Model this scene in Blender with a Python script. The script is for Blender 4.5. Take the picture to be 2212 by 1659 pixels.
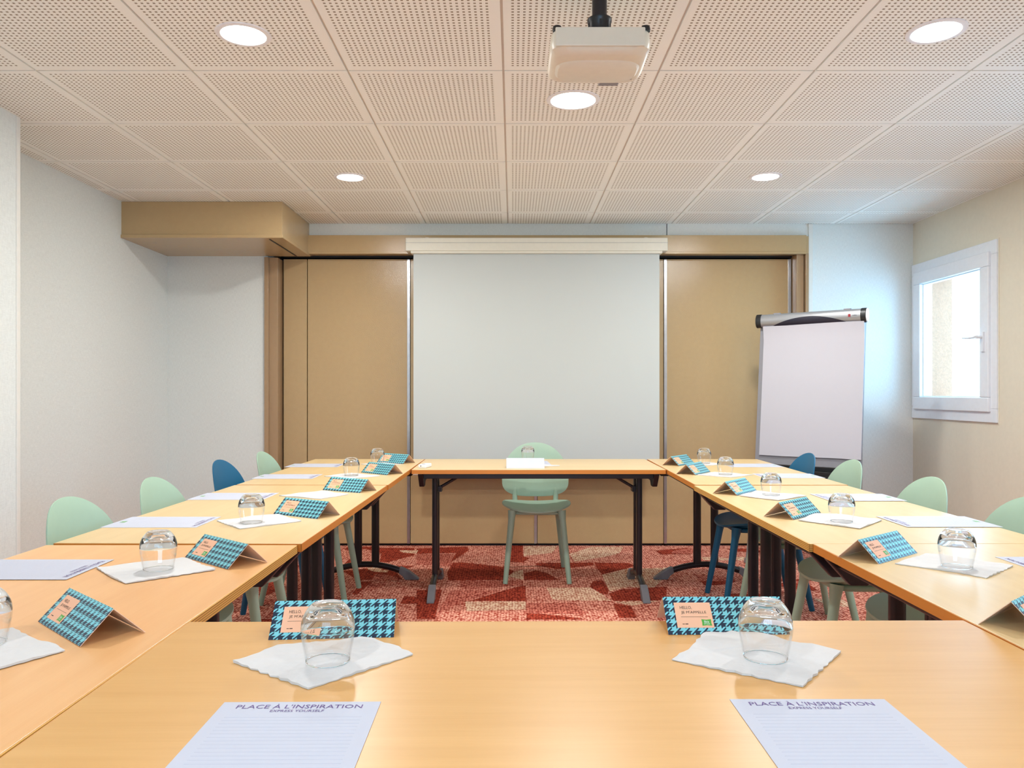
import bpy, math, random
from mathutils import Vector, Matrix
for _o in list(bpy.data.objects): bpy.data.objects.remove(_o)
S = bpy.context.scene
COL = S.collection
PI = math.pi
rnd = random.Random(7)

# ------------------------------------------------------------------ camera, daylight, exposure
CH, CEIL, TOP = 1.147, 2.391, 0.730          # lens height, ceiling height, table height (m)
F, VX, VY = 1705.0, 1108.0, 848.0            # focal length and vanishing point in photo pixels
cam_d = bpy.data.cameras.new('camera'); cam = bpy.data.objects.new('camera', cam_d); COL.objects.link(cam)
cam.location = (0, 0, CH); cam.rotation_euler = (PI/2, 0, 0)
cam_d.sensor_width = 36; cam_d.sensor_fit = 'HORIZONTAL'; cam_d.lens = 36*F/2212
cam_d.shift_x = -(VX-1106)/2212; cam_d.shift_y = (VY-829.5)/2212
cam_d.clip_start = 0.02
S.camera = cam

EXPOSURE = 0.38
LAMP_W, LAMP_C = 13.8, (1.0, 1.0, 0.98)
SKY_S, SKY_C = 8.0, (0.32, 0.67, 1.0)
S.view_settings.view_transform = 'Standard'; S.view_settings.look = 'None'
S.view_settings.gamma = 1; S.view_settings.use_curve_mapping = False
S.view_settings.exposure = EXPOSURE
w = bpy.data.worlds.new('overcast_sky'); S.world = w; w.use_nodes = True
wb = w.node_tree.nodes['Background']; wb.inputs[0].default_value = (*SKY_C, 1); wb.inputs[1].default_value = SKY_S

# windows in the right wall: (y0, y1, z0, z1) of the white frame; the second is added, out of view, for more daylight
WINDOWS = [(4.775, 5.79, 0.962, 2.078), (2.6, 3.6, 0.965, 2.075)]
WXR, WXL, WXN, WYB, WYF = 2.94, -2.54, -2.225, 5.80, -1.30   # wall planes
for (a, b, c, d) in WINDOWS:
    L = bpy.data.lights.new('daylight_portal', 'AREA'); L.shape = 'RECTANGLE'; L.size = b-a; L.size_y = d-c
    L.cycles.is_portal = True
    o = bpy.data.objects.new('daylight_portal', L); COL.objects.link(o)
    o.location = (WXR+0.22, (a+b)/2, (c+d)/2)
    o.rotation_euler = Vector((-1, 0, 0)).to_track_quat('-Z', 'Z').to_euler()
    L.size, L.size_y = (b-a, d-c)
ADDED_BAY = (-0.9, 0.9, 1.1, 2.15)                # wide window added unseen behind the camera to brighten the room: x0, x1, z0, z1
L = bpy.data.lights.new('daylight_portal', 'AREA'); L.shape = 'RECTANGLE'; L.size = ADDED_BAY[1]-ADDED_BAY[0]; L.size_y = ADDED_BAY[3]-ADDED_BAY[2]
L.cycles.is_portal = True
o = bpy.data.objects.new('daylight_portal', L); COL.objects.link(o)
o.location = ((ADDED_BAY[0]+ADDED_BAY[1])/2, WYF-0.22, (ADDED_BAY[2]+ADDED_BAY[3])/2); o.rotation_euler = Vector((0, 1, 0)).to_track_quat('-Z', 'Z').to_euler()

# ------------------------------------------------------------------ material helpers
def lin(c):
    return tuple((x/255/12.92) if x/255 <= 0.04045 else ((x/255+0.055)/1.055)**2.4 for x in c)
class NT:
    def __init__(s, name):
        s.m = bpy.data.materials.new(name); s.m.use_nodes = True
        s.t = s.m.node_tree; s.b = s.t.nodes['Principled BSDF']; s.out = s.t.nodes['Material Output']
    def n(s, t, **k):
        x = s.t.nodes.new(t)
        for a, v in k.items(): setattr(x, a, v)
        return x
    def l(s, a, b): s.t.links.new(a, b)
    def sock(s, x, i, v):
        if isinstance(v, (int, float)): x.inputs[i].default_value = v
        elif isinstance(v, tuple): x.inputs[i].default_value = v
        else: s.l(v, x.inputs[i])
    def math(s, op, a, b=0.0, c=None):
        x = s.n('ShaderNodeMath', operation=op); s.sock(x, 0, a); s.sock(x, 1, b)
        if c is not None: s.sock(x, 2, c)
        return x.outputs[0]
    def mix(s, f, a, b):
        x = s.n('ShaderNodeMix', data_type='RGBA'); s.sock(x, 0, f)
        x.inputs[6].default_value = (0, 0, 0, 1)
        for i, v in ((6, a), (7, b)):
            if isinstance(v, tuple): x.inputs[i].default_value = (*v[:3], 1)
            else: s.l(v, x.inputs[i])
        return x.outputs[2]
    def bump(s, h, strength, dist):
        x = s.n('ShaderNodeBump'); x.inputs['Strength'].default_value = strength; x.inputs['Distance'].default_value = dist
        s.l(h, x.inputs['Height']); s.l(x.outputs[0], s.b.inputs['Normal'])
    def coords(s, kind='Object'): return s.n('ShaderNodeTexCoord').outputs[kind]
    def mapping(s, v, scale):
        x = s.n('ShaderNodeMapping'); s.l(v, x.inputs[0]); x.inputs['Scale'].default_value = scale; return x.outputs[0]
    def noise(s, v, scale, detail=2, rough=0.5):
        x = s.n('ShaderNodeTexNoise'); s.l(v, x.inputs['Vector']); x.inputs['Scale'].default_value = scale
        x.inputs['Detail'].default_value = detail; x.inputs['Roughness'].default_value = rough; return x.outputs['Fac']
def simple(name, rgb, rough=0.5, metal=0.0, spec=0.5, var=0.04, vs=40, bump=0.0, bs=300):
    N = NT(name); c = lin(rgb); co = N.coords()
    f = N.noise(co, vs, 2)
    N.l(N.mix(f, tuple(x*(1-var) for x in c), tuple(min(1, x*(1+var)) for x in c)), N.b.inputs['Base Color'])
    N.b.inputs['Roughness'].default_value = rough; N.b.inputs['Metallic'].default_value = metal
    N.b.inputs['Specular IOR Level'].default_value = spec
    if bump: N.bump(N.noise(co, bs, 2), bump, 0.002)
    return N.m
M = {}
def fabric(name, rgb):
    N = NT(name); c = lin(rgb); co = N.coords()
    h = N.noise(N.mapping(co, (60, 60, 700)), 1.0, 3); v = N.noise(N.mapping(co, (500, 500, 40)), 1.0, 3)
    s = N.math('ADD', N.math('MULTIPLY', h, 0.5), N.math('MULTIPLY', v, 0.5))
    s2 = N.math('MULTIPLY_ADD', s, 2.4, -0.7)
    N.l(N.mix(s2, tuple(x*0.86 for x in c), tuple(min(1, x*1.1) for x in c)), N.b.inputs['Base Color'])
    N.b.inputs['Roughness'].default_value = 0.75; N.b.inputs['Specular IOR Level'].default_value = 0.25
    N.bump(s, 0.25, 0.002); return N.m
M['fabric'] = fabric('wall_textile', (228, 232, 228))
M['cream'] = simple('cream_wall_paint', (226, 219, 200), 0.6, bump=0.05, bs=200, spec=0.3)
M['white_trim'] = simple('white_trim', (232, 230, 222), 0.4)
M['stucco'] = simple('stucco', (178, 128, 98), 0.9, var=0.25, vs=90, bump=1.0, bs=60)
M['pvc'] = simple('white_pvc', (232, 236, 242), 0.3)
def brown(name, rgb):
    N = NT(name); c = lin(rgb); co = N.coords()
    N.l(N.mix(N.noise(co, 30), tuple(x*0.96 for x in c), tuple(x*1.04 for x in c)), N.b.inputs['Base Color'])
    N.b.inputs['Roughness'].default_value = 0.17; N.b.inputs['Specular IOR Level'].default_value = 0.5
    N.bump(N.noise(co, 200, 2), 0.4, 0.002); return N.m
M['brown'] = brown('brown_lacquer', (190, 162, 119))
M['brown_trim'] = brown('brown_trim_paint', (172, 142, 108))
M['alu'] = simple('aluminium_strip', (190, 190, 192), 0.3, metal=0.9, var=0.15, vs=25)
M['black_gap'] = simple('black_track', (14, 14, 15), 0.5)
M['black_metal'] = simple('black_powder_coat', (30, 28, 33), 0.32, var=0.1)
M['grey_cap'] = simple('grey_plastic_cap', (120, 122, 128), 0.5)
M['screen'] = simple('projection_screen_cloth', (200, 205, 202), 0.8, var=0.01, vs=3, spec=0.2)
M['casing'] = simple('ivory_casing', (228, 224, 208), 0.45)
M['paper'] = simple('white_paper', (192, 196, 210), 0.6, var=0.01)
M['napkin'] = simple('paper_napkin', (213, 212, 211), 0.9, var=0.03, vs=60, bump=0.3, bs=120)
M['chart_paper'] = simple('flipchart_paper', (193, 192, 200), 0.7, var=0.01)
M['silver'] = simple('silver_plastic', (165, 168, 172), 0.35, metal=0.6)
M['grey_plastic'] = simple('grey_plastic', (140, 140, 146), 0.5)
M['navy'] = simple('dark_plastic', (32, 32, 48), 0.4)
M['white_plastic'] = simple('white_plastic', (240, 240, 242), 0.35)
M['proj'] = simple('projector_shell', (226, 218, 200), 0.35)
M['black_plastic'] = simple('black_plastic', (28, 30, 32), 0.4)
M['mint'] = simple('mint_polypropylene', (162, 190, 168), 0.45, var=0.02)
M['blue'] = simple('petrol_blue_polypropylene', (0, 94, 132), 0.45, var=0.02)
M['peach'] = simple('peach_print', (246, 188, 152), 0.5, var=0.01)
M['kraft'] = simple('pale_pink_card_back', (238, 205, 182), 0.6, var=0.01)
M['ink_brown'] = simple('dark_brown_ink', (60, 35, 25), 0.6)
M['ink_purple'] = simple('purple_ink', (92, 62, 130), 0.6)
M['ink_grey'] = simple('grey_ink', (174, 180, 198), 0.6)
M['green'] = simple('green_logo', (80, 165, 60), 0.5)
M['white_ink'] = simple('white_ink', (240, 245, 240), 0.6)
M['red'] = simple('red_logo', (150, 25, 40), 0.5)
M['hole'] = simple('dark_hole', (10, 10, 10), 0.8)

def wood(name, rgb_a, rgb_b, rough=0.34):
    N = NT(name); a, b = lin(rgb_a), lin(rgb_b); co = N.coords()
    g = N.noise(N.mapping(co, (2.2, 34, 34)), 1.0, 5, 0.62)
    g2 = N.noise(N.mapping(co, (9, 420, 420)), 1.0, 3, 0.6)
    g3 = N.noise(N.mapping(co, (0.9, 5, 5)), 1.0, 2)
    f = N.math('ADD', N.math('MULTIPLY', g, 0.55), N.math('ADD', N.math('MULTIPLY', g2, 0.2), N.math('MULTIPLY', g3, 0.35)))
    f = N.math('MULTIPLY_ADD', f, 2.1, -0.62)
    N.l(N.mix(f, a, b), N.b.inputs['Base Color'])
    N.b.inputs['Roughness'].default_value = rough; N.b.inputs['Specular IOR Level'].default_value = 0.5
    N.b.inputs['Coat Weight'].default_value = 0.15; N.b.inputs['Coat Roughness'].default_value = 0.3
    N.bump(N.noise(co, 400, 2), 0.03, 0.001)
    return N.m
M['wood_yellow'] = wood('maple_laminate_yellow', (208, 154, 84), (224, 174, 106))
M['wood_orange'] = wood('beech_laminate_orange', (226, 166, 104), (240, 188, 130))
M['wood_pale_sheen'] = wood('maple_laminate_pale_sheen', (214, 182, 128), (228, 200, 150))  # paler laminate, with sheen reflected from walls and screen mixed into its colour
M['edge_orange'] = wood('orange_edge_band', (198, 118, 36), (210, 136, 52), 0.4)
def striped():
    N = NT('ribbed_edge_band'); co = N.coords('Object')
    s = N.n('ShaderNodeSeparateXYZ'); N.l(co, s.inputs[0])
    f = N.math('FRACT', N.math('MULTIPLY', s.outputs[2], 1/0.0048)); g = N.math('LESS_THAN', f, 0.28)
    N.l(N.mix(g, lin((222, 172, 84)), lin((110, 66, 26))), N.b.inputs['Base Color'])
    N.b.inputs['Roughness'].default_value = 0.4; return N.m
M['edge_striped'] = striped()

def houndstooth():
    N = NT('houndstooth_print'); uv = N.coords('UV'); s = N.n('ShaderNodeSeparateXYZ'); N.l(uv, s.inputs[0])
    u = N.math('FRACT', N.math('MULTIPLY', s.outputs[0], 1/0.0157)); v = N.math('FRACT', N.math('MULTIPLY', s.outputs[1], 1/0.0148))
    a = N.math('LESS_THAN', u, 0.5); b = N.math('LESS_THAN', v, 0.5)
    both = N.math('MULTIPLY', a, b); anyd = N.math('MAXIMUM', a, b)
    st = N.math('LESS_THAN', N.math('FRACT', N.math('MULTIPLY', N.math('SUBTRACT', u, v), 2.0)), 0.5)
    f = N.math('MAXIMUM', both, N.math('MULTIPLY', anyd, st))
    N.l(N.mix(f, lin((126, 205, 214)), lin((22, 44, 66))), N.b.inputs['Base Color'])
    N.b.inputs['Roughness'].default_value = 0.35; return N.m
M['hounds'] = houndstooth()

def carpet(name, light, dark, k=1.0):
    N = NT(name); co = N.coords()
    wv = N.n('ShaderNodeTexVoronoi', feature='F1'); N.l(N.mapping(co, (66, 84, 1)), wv.inputs['Vector']); wv.inputs['Scale'].default_value = 1.0
    wv.inputs['Randomness'].default_value = 0.55
    big = N.noise(co, 3.0, 2)
    f = N.math('MULTIPLY_ADD', wv.outputs['Distance'], 3.2, -1.05); cl = N.n('ShaderNodeClamp'); N.l(f, cl.inputs[0])
    col = N.mix(cl.outputs[0], lin(light), lin(dark))
    N.l(col, N.b.inputs['Base Color'])
    N.b.inputs['Roughness'].default_value = 0.95; N.b.inputs['Specular IOR Level'].default_value = 0.1
    inv = N.math('SUBTRACT', 1.0, wv.outputs['Distance']); N.bump(inv, 0.6, 0.004)
    return N.m
M['carpet'] = carpet('salmon_carpet', (250, 182, 158), (158, 62, 46))
M['carpet_dark'] = carpet('brick_red_carpet', (190, 80, 58), (104, 28, 18))
M['carpet_light'] = carpet('sand_carpet', (252, 226, 194), (184, 112, 86))
M['carpet_mid'] = carpet('rose_carpet', (234, 146, 124), (138, 46, 36))

def ceiling_mat():
    N = NT('perforated_plaster'); s = N.n('ShaderNodeSeparateXYZ'); N.l(N.coords('Object'), s.inputs[0])
    g = N.n('ShaderNodeNewGeometry'); sn = N.n('ShaderNodeSeparateXYZ'); N.l(g.outputs['Normal'], sn.inputs[0])
    def axis(sock, off):
        p = N.math('MULTIPLY', N.math('FRACT', N.math('MULTIPLY', N.math('ADD', sock, off), 1/0.6)), 0.6)
        inr = N.math('MULTIPLY', N.math('GREATER_THAN', p, 0.032), N.math('LESS_THAN', p, 0.568))
        h = N.math('LESS_THAN', N.math('FRACT', N.math('MULTIPLY', N.math('SUBTRACT', p, 0.032), 1/0.01915)), 0.42)
        return N.math('MULTIPLY', inr, h)
    f = N.math('MULTIPLY', axis(s.outputs[0], 0.037+6.0), axis(s.outputs[1], -3.04+6.0))
    down = N.math('LESS_THAN', sn.outputs[2], 0.5)
    f = N.math('MULTIPLY', f, N.math('ABSOLUTE', sn.outputs[2]))
    N.l(N.mix(f, lin((247, 247, 240)), lin((148, 136, 116))), N.b.inputs['Base Color'])
    N.b.inputs['Roughness'].default_value = 0.7; N.b.inputs['Specular IOR Level'].default_value = 0.2; return N.m
M['ceil'] = ceiling_mat()
M['ceil_grid'] = simple('ceiling_grid', (226, 216, 205), 0.5, spec=0.3)

def glass(name):
    N = NT(name); N.b.inputs['Base Color'].default_value = (1, 1, 1, 1); N.b.inputs['Roughness'].default_value = 0.0
    N.b.inputs['Transmission Weight'].default_value = 1.0; N.b.inputs['IOR'].default_value = 1.45; return N.m
M['glass'] = glass('clear_glass')
def pane(name='window_pane', pw=5.0, k=0.5):
    N = NT(name); tr = N.n('ShaderNodeBsdfTransparent'); gl = N.n('ShaderNodeBsdfGlossy'); gl.inputs['Roughness'].default_value = 0.0
    lw = N.n('ShaderNodeLayerWeight'); lw.inputs[0].default_value = 0.5; mx = N.n('ShaderNodeMixShader')
    N.l(N.math('MULTIPLY_ADD', N.math('POWER', lw.outputs['Facing'], pw), k, 0.04), mx.inputs[0]); N.l(tr.outputs[0], mx.inputs[1]); N.l(gl.outputs[0], mx.inputs[2]); N.l(mx.outputs[0], N.out.inputs[0]); return N.m
M['pane'] = pane(); M['glass_wall'] = pane('thin_glass_wall', 3.6, 0.6)
def emit(name, c, st):
    N = NT(name); N.b.inputs['Base Color'].default_value = (1, 1, 1, 1); N.b.inputs['Emission Color'].default_value = (*c, 1)
    N.b.inputs['Emission Strength'].default_value = st; return N.m
M['lamp'] = emit('lit_diffuser', (1.0, 0.96, 0.9), 14.0)

# ------------------------------------------------------------------ mesh helpers
class MB:
    def __init__(s): s.v = []; s.f = []; s.mi = []; s.uv = {}; s.T = Matrix()
    def add(s, vs, fs, mi=0):
        n = len(s.v); s.v += [tuple(s.T @ Vector(p)) for p in vs]
        for f in fs: s.f.append(tuple(n+i for i in f)); s.mi.append(mi)
        return n
    def box(s, a, b, mi=0):
        x0, y0, z0 = a; x1, y1, z1 = b
        s.add([(x0,y0,z0),(x1,y0,z0),(x1,y1,z0),(x0,y1,z0),(x0,y0,z1),(x1,y0,z1),(x1,y1,z1),(x0,y1,z1)],
              [(0,3,2,1),(4,5,6,7),(0,1,5,4),(1,2,6,5),(2,3,7,6),(3,0,4,7)], mi)
    def prism(s, pts, h0, h1, mi=0, axis='z'):
        n = len(pts)
        def P(p, h): return {'z': (p[0], p[1], h), 'y': (p[0], h, p[1]), 'x': (h, p[0], p[1])}[axis]
        s.add([P(p, h0) for p in pts]+[P(p, h1) for p in pts],
              [tuple(range(n))[::-1], tuple(range(n, 2*n))]+[(i, (i+1) % n, n+(i+1) % n, n+i) for i in range(n)], mi)
    def lathe(s, prof, seg=40, mi=0):
        vs = []; fs = []; rows = []
        for r, z in prof:
            if r < 1e-6: rows.append([len(vs)]); vs.append((0, 0, z))
            else:
                rows.append(list(range(len(vs), len(vs)+seg)))
                vs += [(r*math.cos(2*PI*i/seg), r*math.sin(2*PI*i/seg), z) for i in range(seg)]
        for A, B in zip(rows, rows[1:]):
            for i in range(seg):
                j = (i+1) % seg
                if len(A) == 1 and len(B) == 1: continue
                if len(A) == 1: fs.append((A[0], B[j], B[i]))
                elif len(B) == 1: fs.append((A[i], A[j], B[0]))
                else: fs.append((A[i], A[j], B[j], B[i]))
        s.add(vs, fs, mi)
    def tube(s, pts, rads, seg=14, mi=0, flat=1.0, up=(0, 0, 1), cap=True):
        pts = [Vector(p) for p in pts]; n = len(pts)
        if isinstance(rads, (int, float)): rads = [rads]*n
        vs = []; fs = []
        for i, p in enumerate(pts):
            d = (pts[min(i+1, n-1)]-pts[max(i-1, 0)]).normalized()
            u = Vector(up)
            if abs(d.dot(u)) > 0.95: u = Vector((1, 0, 0)) if abs(d.x) < 0.9 else Vector((0, 1, 0))
            a = d.cross(u).normalized(); b = a.cross(d).normalized()
            for k in range(seg):
                t = 2*PI*k/seg; q = p+a*(rads[i]*math.cos(t))+b*(rads[i]*flat*math.sin(t)); vs.append(tuple(q))
        for i in range(n-1):
            for k in range(seg):
                j = (k+1) % seg; fs.append((i*seg+k, i*seg+j, (i+1)*seg+j, (i+1)*seg+k))
        if cap: fs += [tuple(range(seg))[::-1], tuple(range((n-1)*seg, n*seg))]
        s.add(vs, fs, mi)
    def build(s, name, mats, parent=None, smooth=False, bevel=0, seg=2):
        me = bpy.data.meshes.new(name); me.from_pydata(s.v, [], s.f); me.update()
        if not isinstance(mats, (list, tuple)): mats = [mats]
        for m in mats: me.materials.append(M[m] if isinstance(m, str) else m)
        me.polygons.foreach_set('material_index', s.mi)
        if s.uv:
            ul = me.uv_layers.new(name='UVMap')
            for p in me.polygons:
                for li, vi in zip(p.loop_indices, p.vertices): ul.data[li].uv = s.uv.get(vi, (0, 0))
        if smooth:
            me.polygons.foreach_set('use_smooth', [True]*len(me.polygons))
            try: me.set_sharp_from_angle(angle=math.radians(40))
            except Exception: pass
        me.update()
        o = bpy.data.objects.new(name, me); COL.objects.link(o)
        if parent: o.parent = parent
        if bevel:
            b = o.modifiers.new('bevel', 'BEVEL'); b.width = bevel; b.segments = seg; b.limit_method = 'ANGLE'; b.angle_limit = math.radians(40)
        return o
def tag(o, label, cat, group=None):
    o['label'] = label; o['category'] = cat
    if group: o['group'] = group
    return o
def struct(o): o['kind'] = 'structure'; return o
def empty(name, loc, rz, label, cat, group=None):
    o = bpy.data.objects.new(name, None); COL.objects.link(o); o.empty_display_size = 0.1
    o.location = loc; o.rotation_euler = (0, 0, rz); return tag(o, label, cat, group)
def kids(o): return [c for c in COL.objects if c.parent == o]
def dup(o, loc=None, rz=None, label=None, parent=None, group=None):
    c = o.copy(); COL.objects.link(c)
    if parent: c.parent = parent
    if loc is not None: c.location = loc
    if rz is not None: c.rotation_euler = (0, 0, rz)
    if label: c['label'] = label
    if group: c['group'] = group
    for ch in kids(o): dup(ch, parent=c)
    return c
def on(px, py, z=TOP):                       # the place on the horizontal plane z seen at a photo pixel
    d = F*(CH-z)/(py-VY); return Vector(((px-VX)*d/F, d, z))
_fonts = {}
def text_mesh(mb, txt, width, height, cx, cy, z, mi=0, xdir=(1, 0, 0), ydir=(0, 1, 0), nrm=None, origin=(0, 0, 0)):
    """flat lettering of exact width and height, centred at (cx, cy) in the plane spanned by xdir, ydir"""
    if txt not in _fonts:
        cu = bpy.data.curves.new('lettering', 'FONT'); cu.body = txt; cu.size = 1; cu.resolution_u = 2
        ob = bpy.data.objects.new('lettering', cu); COL.objects.link(ob)
        dg = bpy.context.evaluated_depsgraph_get(); me = bpy.data.meshes.new_from_object(ob.evaluated_get(dg))
        vs = [tuple(v.co) for v in me.vertices]; fs = [tuple(p.vertices) for p in me.polygons]
        bpy.data.objects.remove(ob); bpy.data.curves.remove(cu); bpy.data.meshes.remove(me)
        _fonts[txt] = (vs, fs)
    vs, fs = _fonts[txt]
    xs = [v[0] for v in vs]; ys = [v[1] for v in vs]; x0, x1, y0, y1 = min(xs), max(xs), min(ys), max(ys)
    X, Y, O = Vector(xdir), Vector(ydir), Vector(origin); Z = X.cross(Y)
    out = [tuple(O+X*(cx+((v[0]-x0)/(x1-x0)-0.5)*width)+Y*(cy+((v[1]-y0)/(y1-y0)-0.5)*height)+Z*z) for v in vs]
    mb.add(out, fs, mi)

# ------------------------------------------------------------------ room shell
b = MB()
b.box((-2.8, WYF-0.1, -0.05), (3.25, 6.15, 0.0), 0)
ZZ = [0]
def layer(z):                                 # every motif lies a hair above the one before it
    ZZ[0] += 1; return z+ZZ[0]*0.000004
def pix_poly(pts, z, mi, sc, ox, oy):
    q = [on(ox+x/sc, oy+y/sc, 0.0) for x, y in pts]
    if sum(q[i].x*q[(i+1) % len(q)].y-q[(i+1) % len(q)].x*q[i].y for i in range(len(q))) < 0: q.reverse()
    zl = layer(z); b.add([(p.x, p.y, zl) for p in q], [tuple(range(len(q)))], mi)
R6 = (4.096, 900, 1170); R5 = (6.144, 560, 1180)
darks = [[(0,60),(440,45),(465,75),(330,165),(300,180),(350,100),(0,108)], [(320,185),(420,185),(780,225),(860,260),(800,340),(280,345),(270,270)],
 [(840,35),(940,35),(940,130),(1000,145),(940,185),(830,180)], [(1050,190),(1560,185),(1570,210),(1250,245),(1060,212)],
 [(1570,185),(1880,190),(1940,215),(1850,240),(1640,290),(1590,230)], [(950,340),(950,280),(1050,255),(1160,280),(1260,340)],
 [(470,525),(780,430),(940,388),(965,390),(965,525)], [(1530,400),(1560,350),(1650,345),(1700,430),(1690,470),(1640,462)],
 [(1700,462),(1800,425),(2000,408),(2212,400),(2212,520),(1740,525)], [(0,430),(225,425),(160,685),(0,685)],
 [(1740,545),(1890,570),(1950,675),(1790,675)], [(975,632),(1120,640),(1520,690),(970,690)], [(2110,80),(2400,55),(2420,110),(2160,115)]]
lights = [[(950,40),(1250,40),(1200,100),(950,128)], [(1550,45),(1830,45),(1800,100),(1700,130),(1400,178),(1350,110)],
 [(1640,295),(1870,240),(2212,230),(2212,300),(2100,408),(1880,402),(1705,440)], [(800,310),(860,270),(940,250),(945,338)],
 [(430,530),(965,530),(965,600),(440,615)], [(1150,410),(1530,405),(1640,465),(1720,525),(1300,520),(1200,510)], [(1750,530),(2150,525),(1900,568)]]
mids = [[(0,110),(330,110),(300,220),(0,200)], [(380,346),(940,346),(940,386),(470,425),(380,400)], [(970,545),(1400,540),(1500,640),(1130,636),(980,628)], [(300,430),(760,430),(460,520),(250,600),(160,680)]]
for p in mids: pix_poly(p, 0.0002, 3, *R6)
for p in darks: pix_poly(p, 0.0004, 1, *R6)
for p in lights: pix_poly(p, 0.0006, 2, *R6)
for p in [[(0,260),(380,300),(300,560),(0,700)], [(1110,330),(1750,260),(1900,440),(1300,450)], [(1380,25),(2060,22),(2060,120),(1700,215),(1600,210),(1620,95)], [(1350,470),(1500,470),(1300,640),(1230,640)]]:
    pix_poly(p, 0.0004, 1, *R5)
for ix in range(-5, 7):                      # the same blade-shaped motifs over the rest of the carpet tiles
    for iy in range(-3, 12):
        x0, y0 = ix*0.5, iy*0.5
        if -0.9 < x0 < 0.75 and y0 > 3.4: continue
        if x0 >= 2.9 or y0 >= 5.9: continue
        for k in range(2):
            r = rnd.random(); mi = 1 if r < 0.42 else (2 if r < 0.72 else 3)
            cx, cy = x0+rnd.uniform(0.1, 0.4), y0+rnd.uniform(0.1, 0.4); wd = rnd.uniform(0.1, 0.25); ht = rnd.uniform(0.05, 0.2)
            sx, sy = rnd.choice((-1, 1)), rnd.choice((-1, 1)); pts = [(0, 0)]+[(wd*math.cos(t*PI/12), ht*math.sin(t*PI/12)) for t in range(7)]
            q = [(min(max(cx+sx*u, x0), x0+0.5), min(max(cy+sy*v, y0), y0+0.5)) for u, v in pts]
            if sx*sy < 0: q.reverse()
            zl = layer(0.0003); b.add([(u, v, zl) for u, v in q], [tuple(range(len(q)))], mi)
struct(b.build('floor', ['carpet', 'carpet_dark', 'carpet_light', 'carpet_mid']))

# ceiling: plaster tiles sitting in a grid of T bars
b = MB()
b.box((-2.8, WYF-0.1, CEIL+0.004), (3.2, 6.1, CEIL+0.06), 1)
for i in range(-5, 6):
    for j in range(-8, 6):
        x0, y0 = -0.037+0.6*i, 3.04+0.6*j
        a = (max(x0+0.0045, WXL), max(y0+0.0045, WYF)); c = (min(x0+0.5955, WXR), min(y0+0.5955, WYB-0.004))
        if c[0]-a[0] < 0.01 or c[1]-a[1] < 0.01: continue
        b.box((a[0], a[1], CEIL-0.004), (c[0], c[1], CEIL+0.004), 0)
o = struct(b.build('ceiling', ['ceil', 'ceil_grid']))

b = MB(); b.box((-2.70, 3.55, 0), (WXL, 6.1, CEIL)); b.box((-2.70, WYF-0.1, 0), (WXN, 3.55, CEIL))
struct(b.build('wall_left', 'fabric'))
b = MB(); b.box((WXN-0.03, 3.532, 0), (WXN+0.006, 3.558, CEIL-0.005)); struct(b.build('trim_1', 'white_trim', bevel=0.003))
b = MB()
b.box((WXL, WYB, 0), (-1.80, 6.1, CEIL)); b.box((2.168, WYB, 0), (WXR+0.05, 6.1, CEIL))
b.box((-1.80, WYB, 2.292), (1.128, 6.1, CEIL)); b.box((1.134, WYB-0.002, 2.292), (2.168, 6.1, CEIL))
struct(b.build('wall_back', 'fabric'))
b = MB(); x0, x1, z0, z1 = ADDED_BAY
b.box((-2.70, WYF-0.2, 0), (x0, WYF, CEIL)); b.box((x1, WYF-0.2, 0), (3.2, WYF, CEIL)); b.box((x0, WYF-0.2, 0), (x1, WYF, z0)); b.box((x0, WYF-0.2, z1), (x1, WYF, CEIL))
struct(b.build('wall_front', 'cream'))
e = bpy.data.objects.new('window_3', None); COL.objects.link(e); e.location = (0, WYF-0.08, 0); struct(e); e['label'] = 'wide window added behind the camera for extra daylight'
b = MB(); n = 4; wd = (x1-x0)/n
for k in range(n+1): b.box((x0+k*wd-(0.03 if 0 < k else 0), -0.03, z0), (x0+k*wd+(0.03 if k < n else 0), 0.03, z1))
b.box((x0, -0.03, z0), (x1, 0.03, z0+0.05)); b.box((x0, -0.03, z1-0.05), (x1, 0.03, z1)); b.build('window_frame', 'pvc', e)
b = MB(); b.add([(x0, 0, z0), (x1, 0, z0), (x1, 0, z1), (x0, 0, z1)], [(0, 1, 2, 3)]); b.build('pane', 'pane', e)
b = MB()
for (X0, X1, mi, ins) in ((WXR, WXR+0.07, 0, 0.045), (WXR+0.07, WXR+0.24, 1, 0.075)):
    y = WYF-0.2
    for (a, c, z0, z1) in sorted(WINDOWS):
        a, c, z0, z1 = a+ins, c-ins, z0+ins, z1-ins
        b.box((X0, y, 0), (X1, a, CEIL+0.05), mi); b.box((X0, a, 0), (X1, c, z0), mi); b.box((X0, a, z1), (X1, c, CEIL+0.05), mi); y = c
    b.box((X0, y, 0), (X1, 6.15, CEIL+0.05), mi)
struct(b.build('wall_right', ['cream', 'stucco']))
# tall narrow end strip of pale trim where the textile panel meets the brown jamb
b = MB(); b.box((2.168, WYB-0.012, 0), (2.20, WYB+0.001, CEIL-0.006)); struct(b.build('trim_2', 'white_trim', bevel=0.002))
# bulkhead box in the left corner
b = MB(); b.box((WXL-0.02, 5.12, 2.158), (-1.497, WYB+0.005, CEIL-0.005), 0); b.box((WXL-0.02, 5.11, 2.149), (-1.490, WYB+0.01, 2.170), 0)
b.box((-1.595, 5.16, 2.1465), (-1.583, 5.79, 2.150), 1)
struct(b.build('trim_3', ['brown', 'black_gap'], bevel=0.002))
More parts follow.
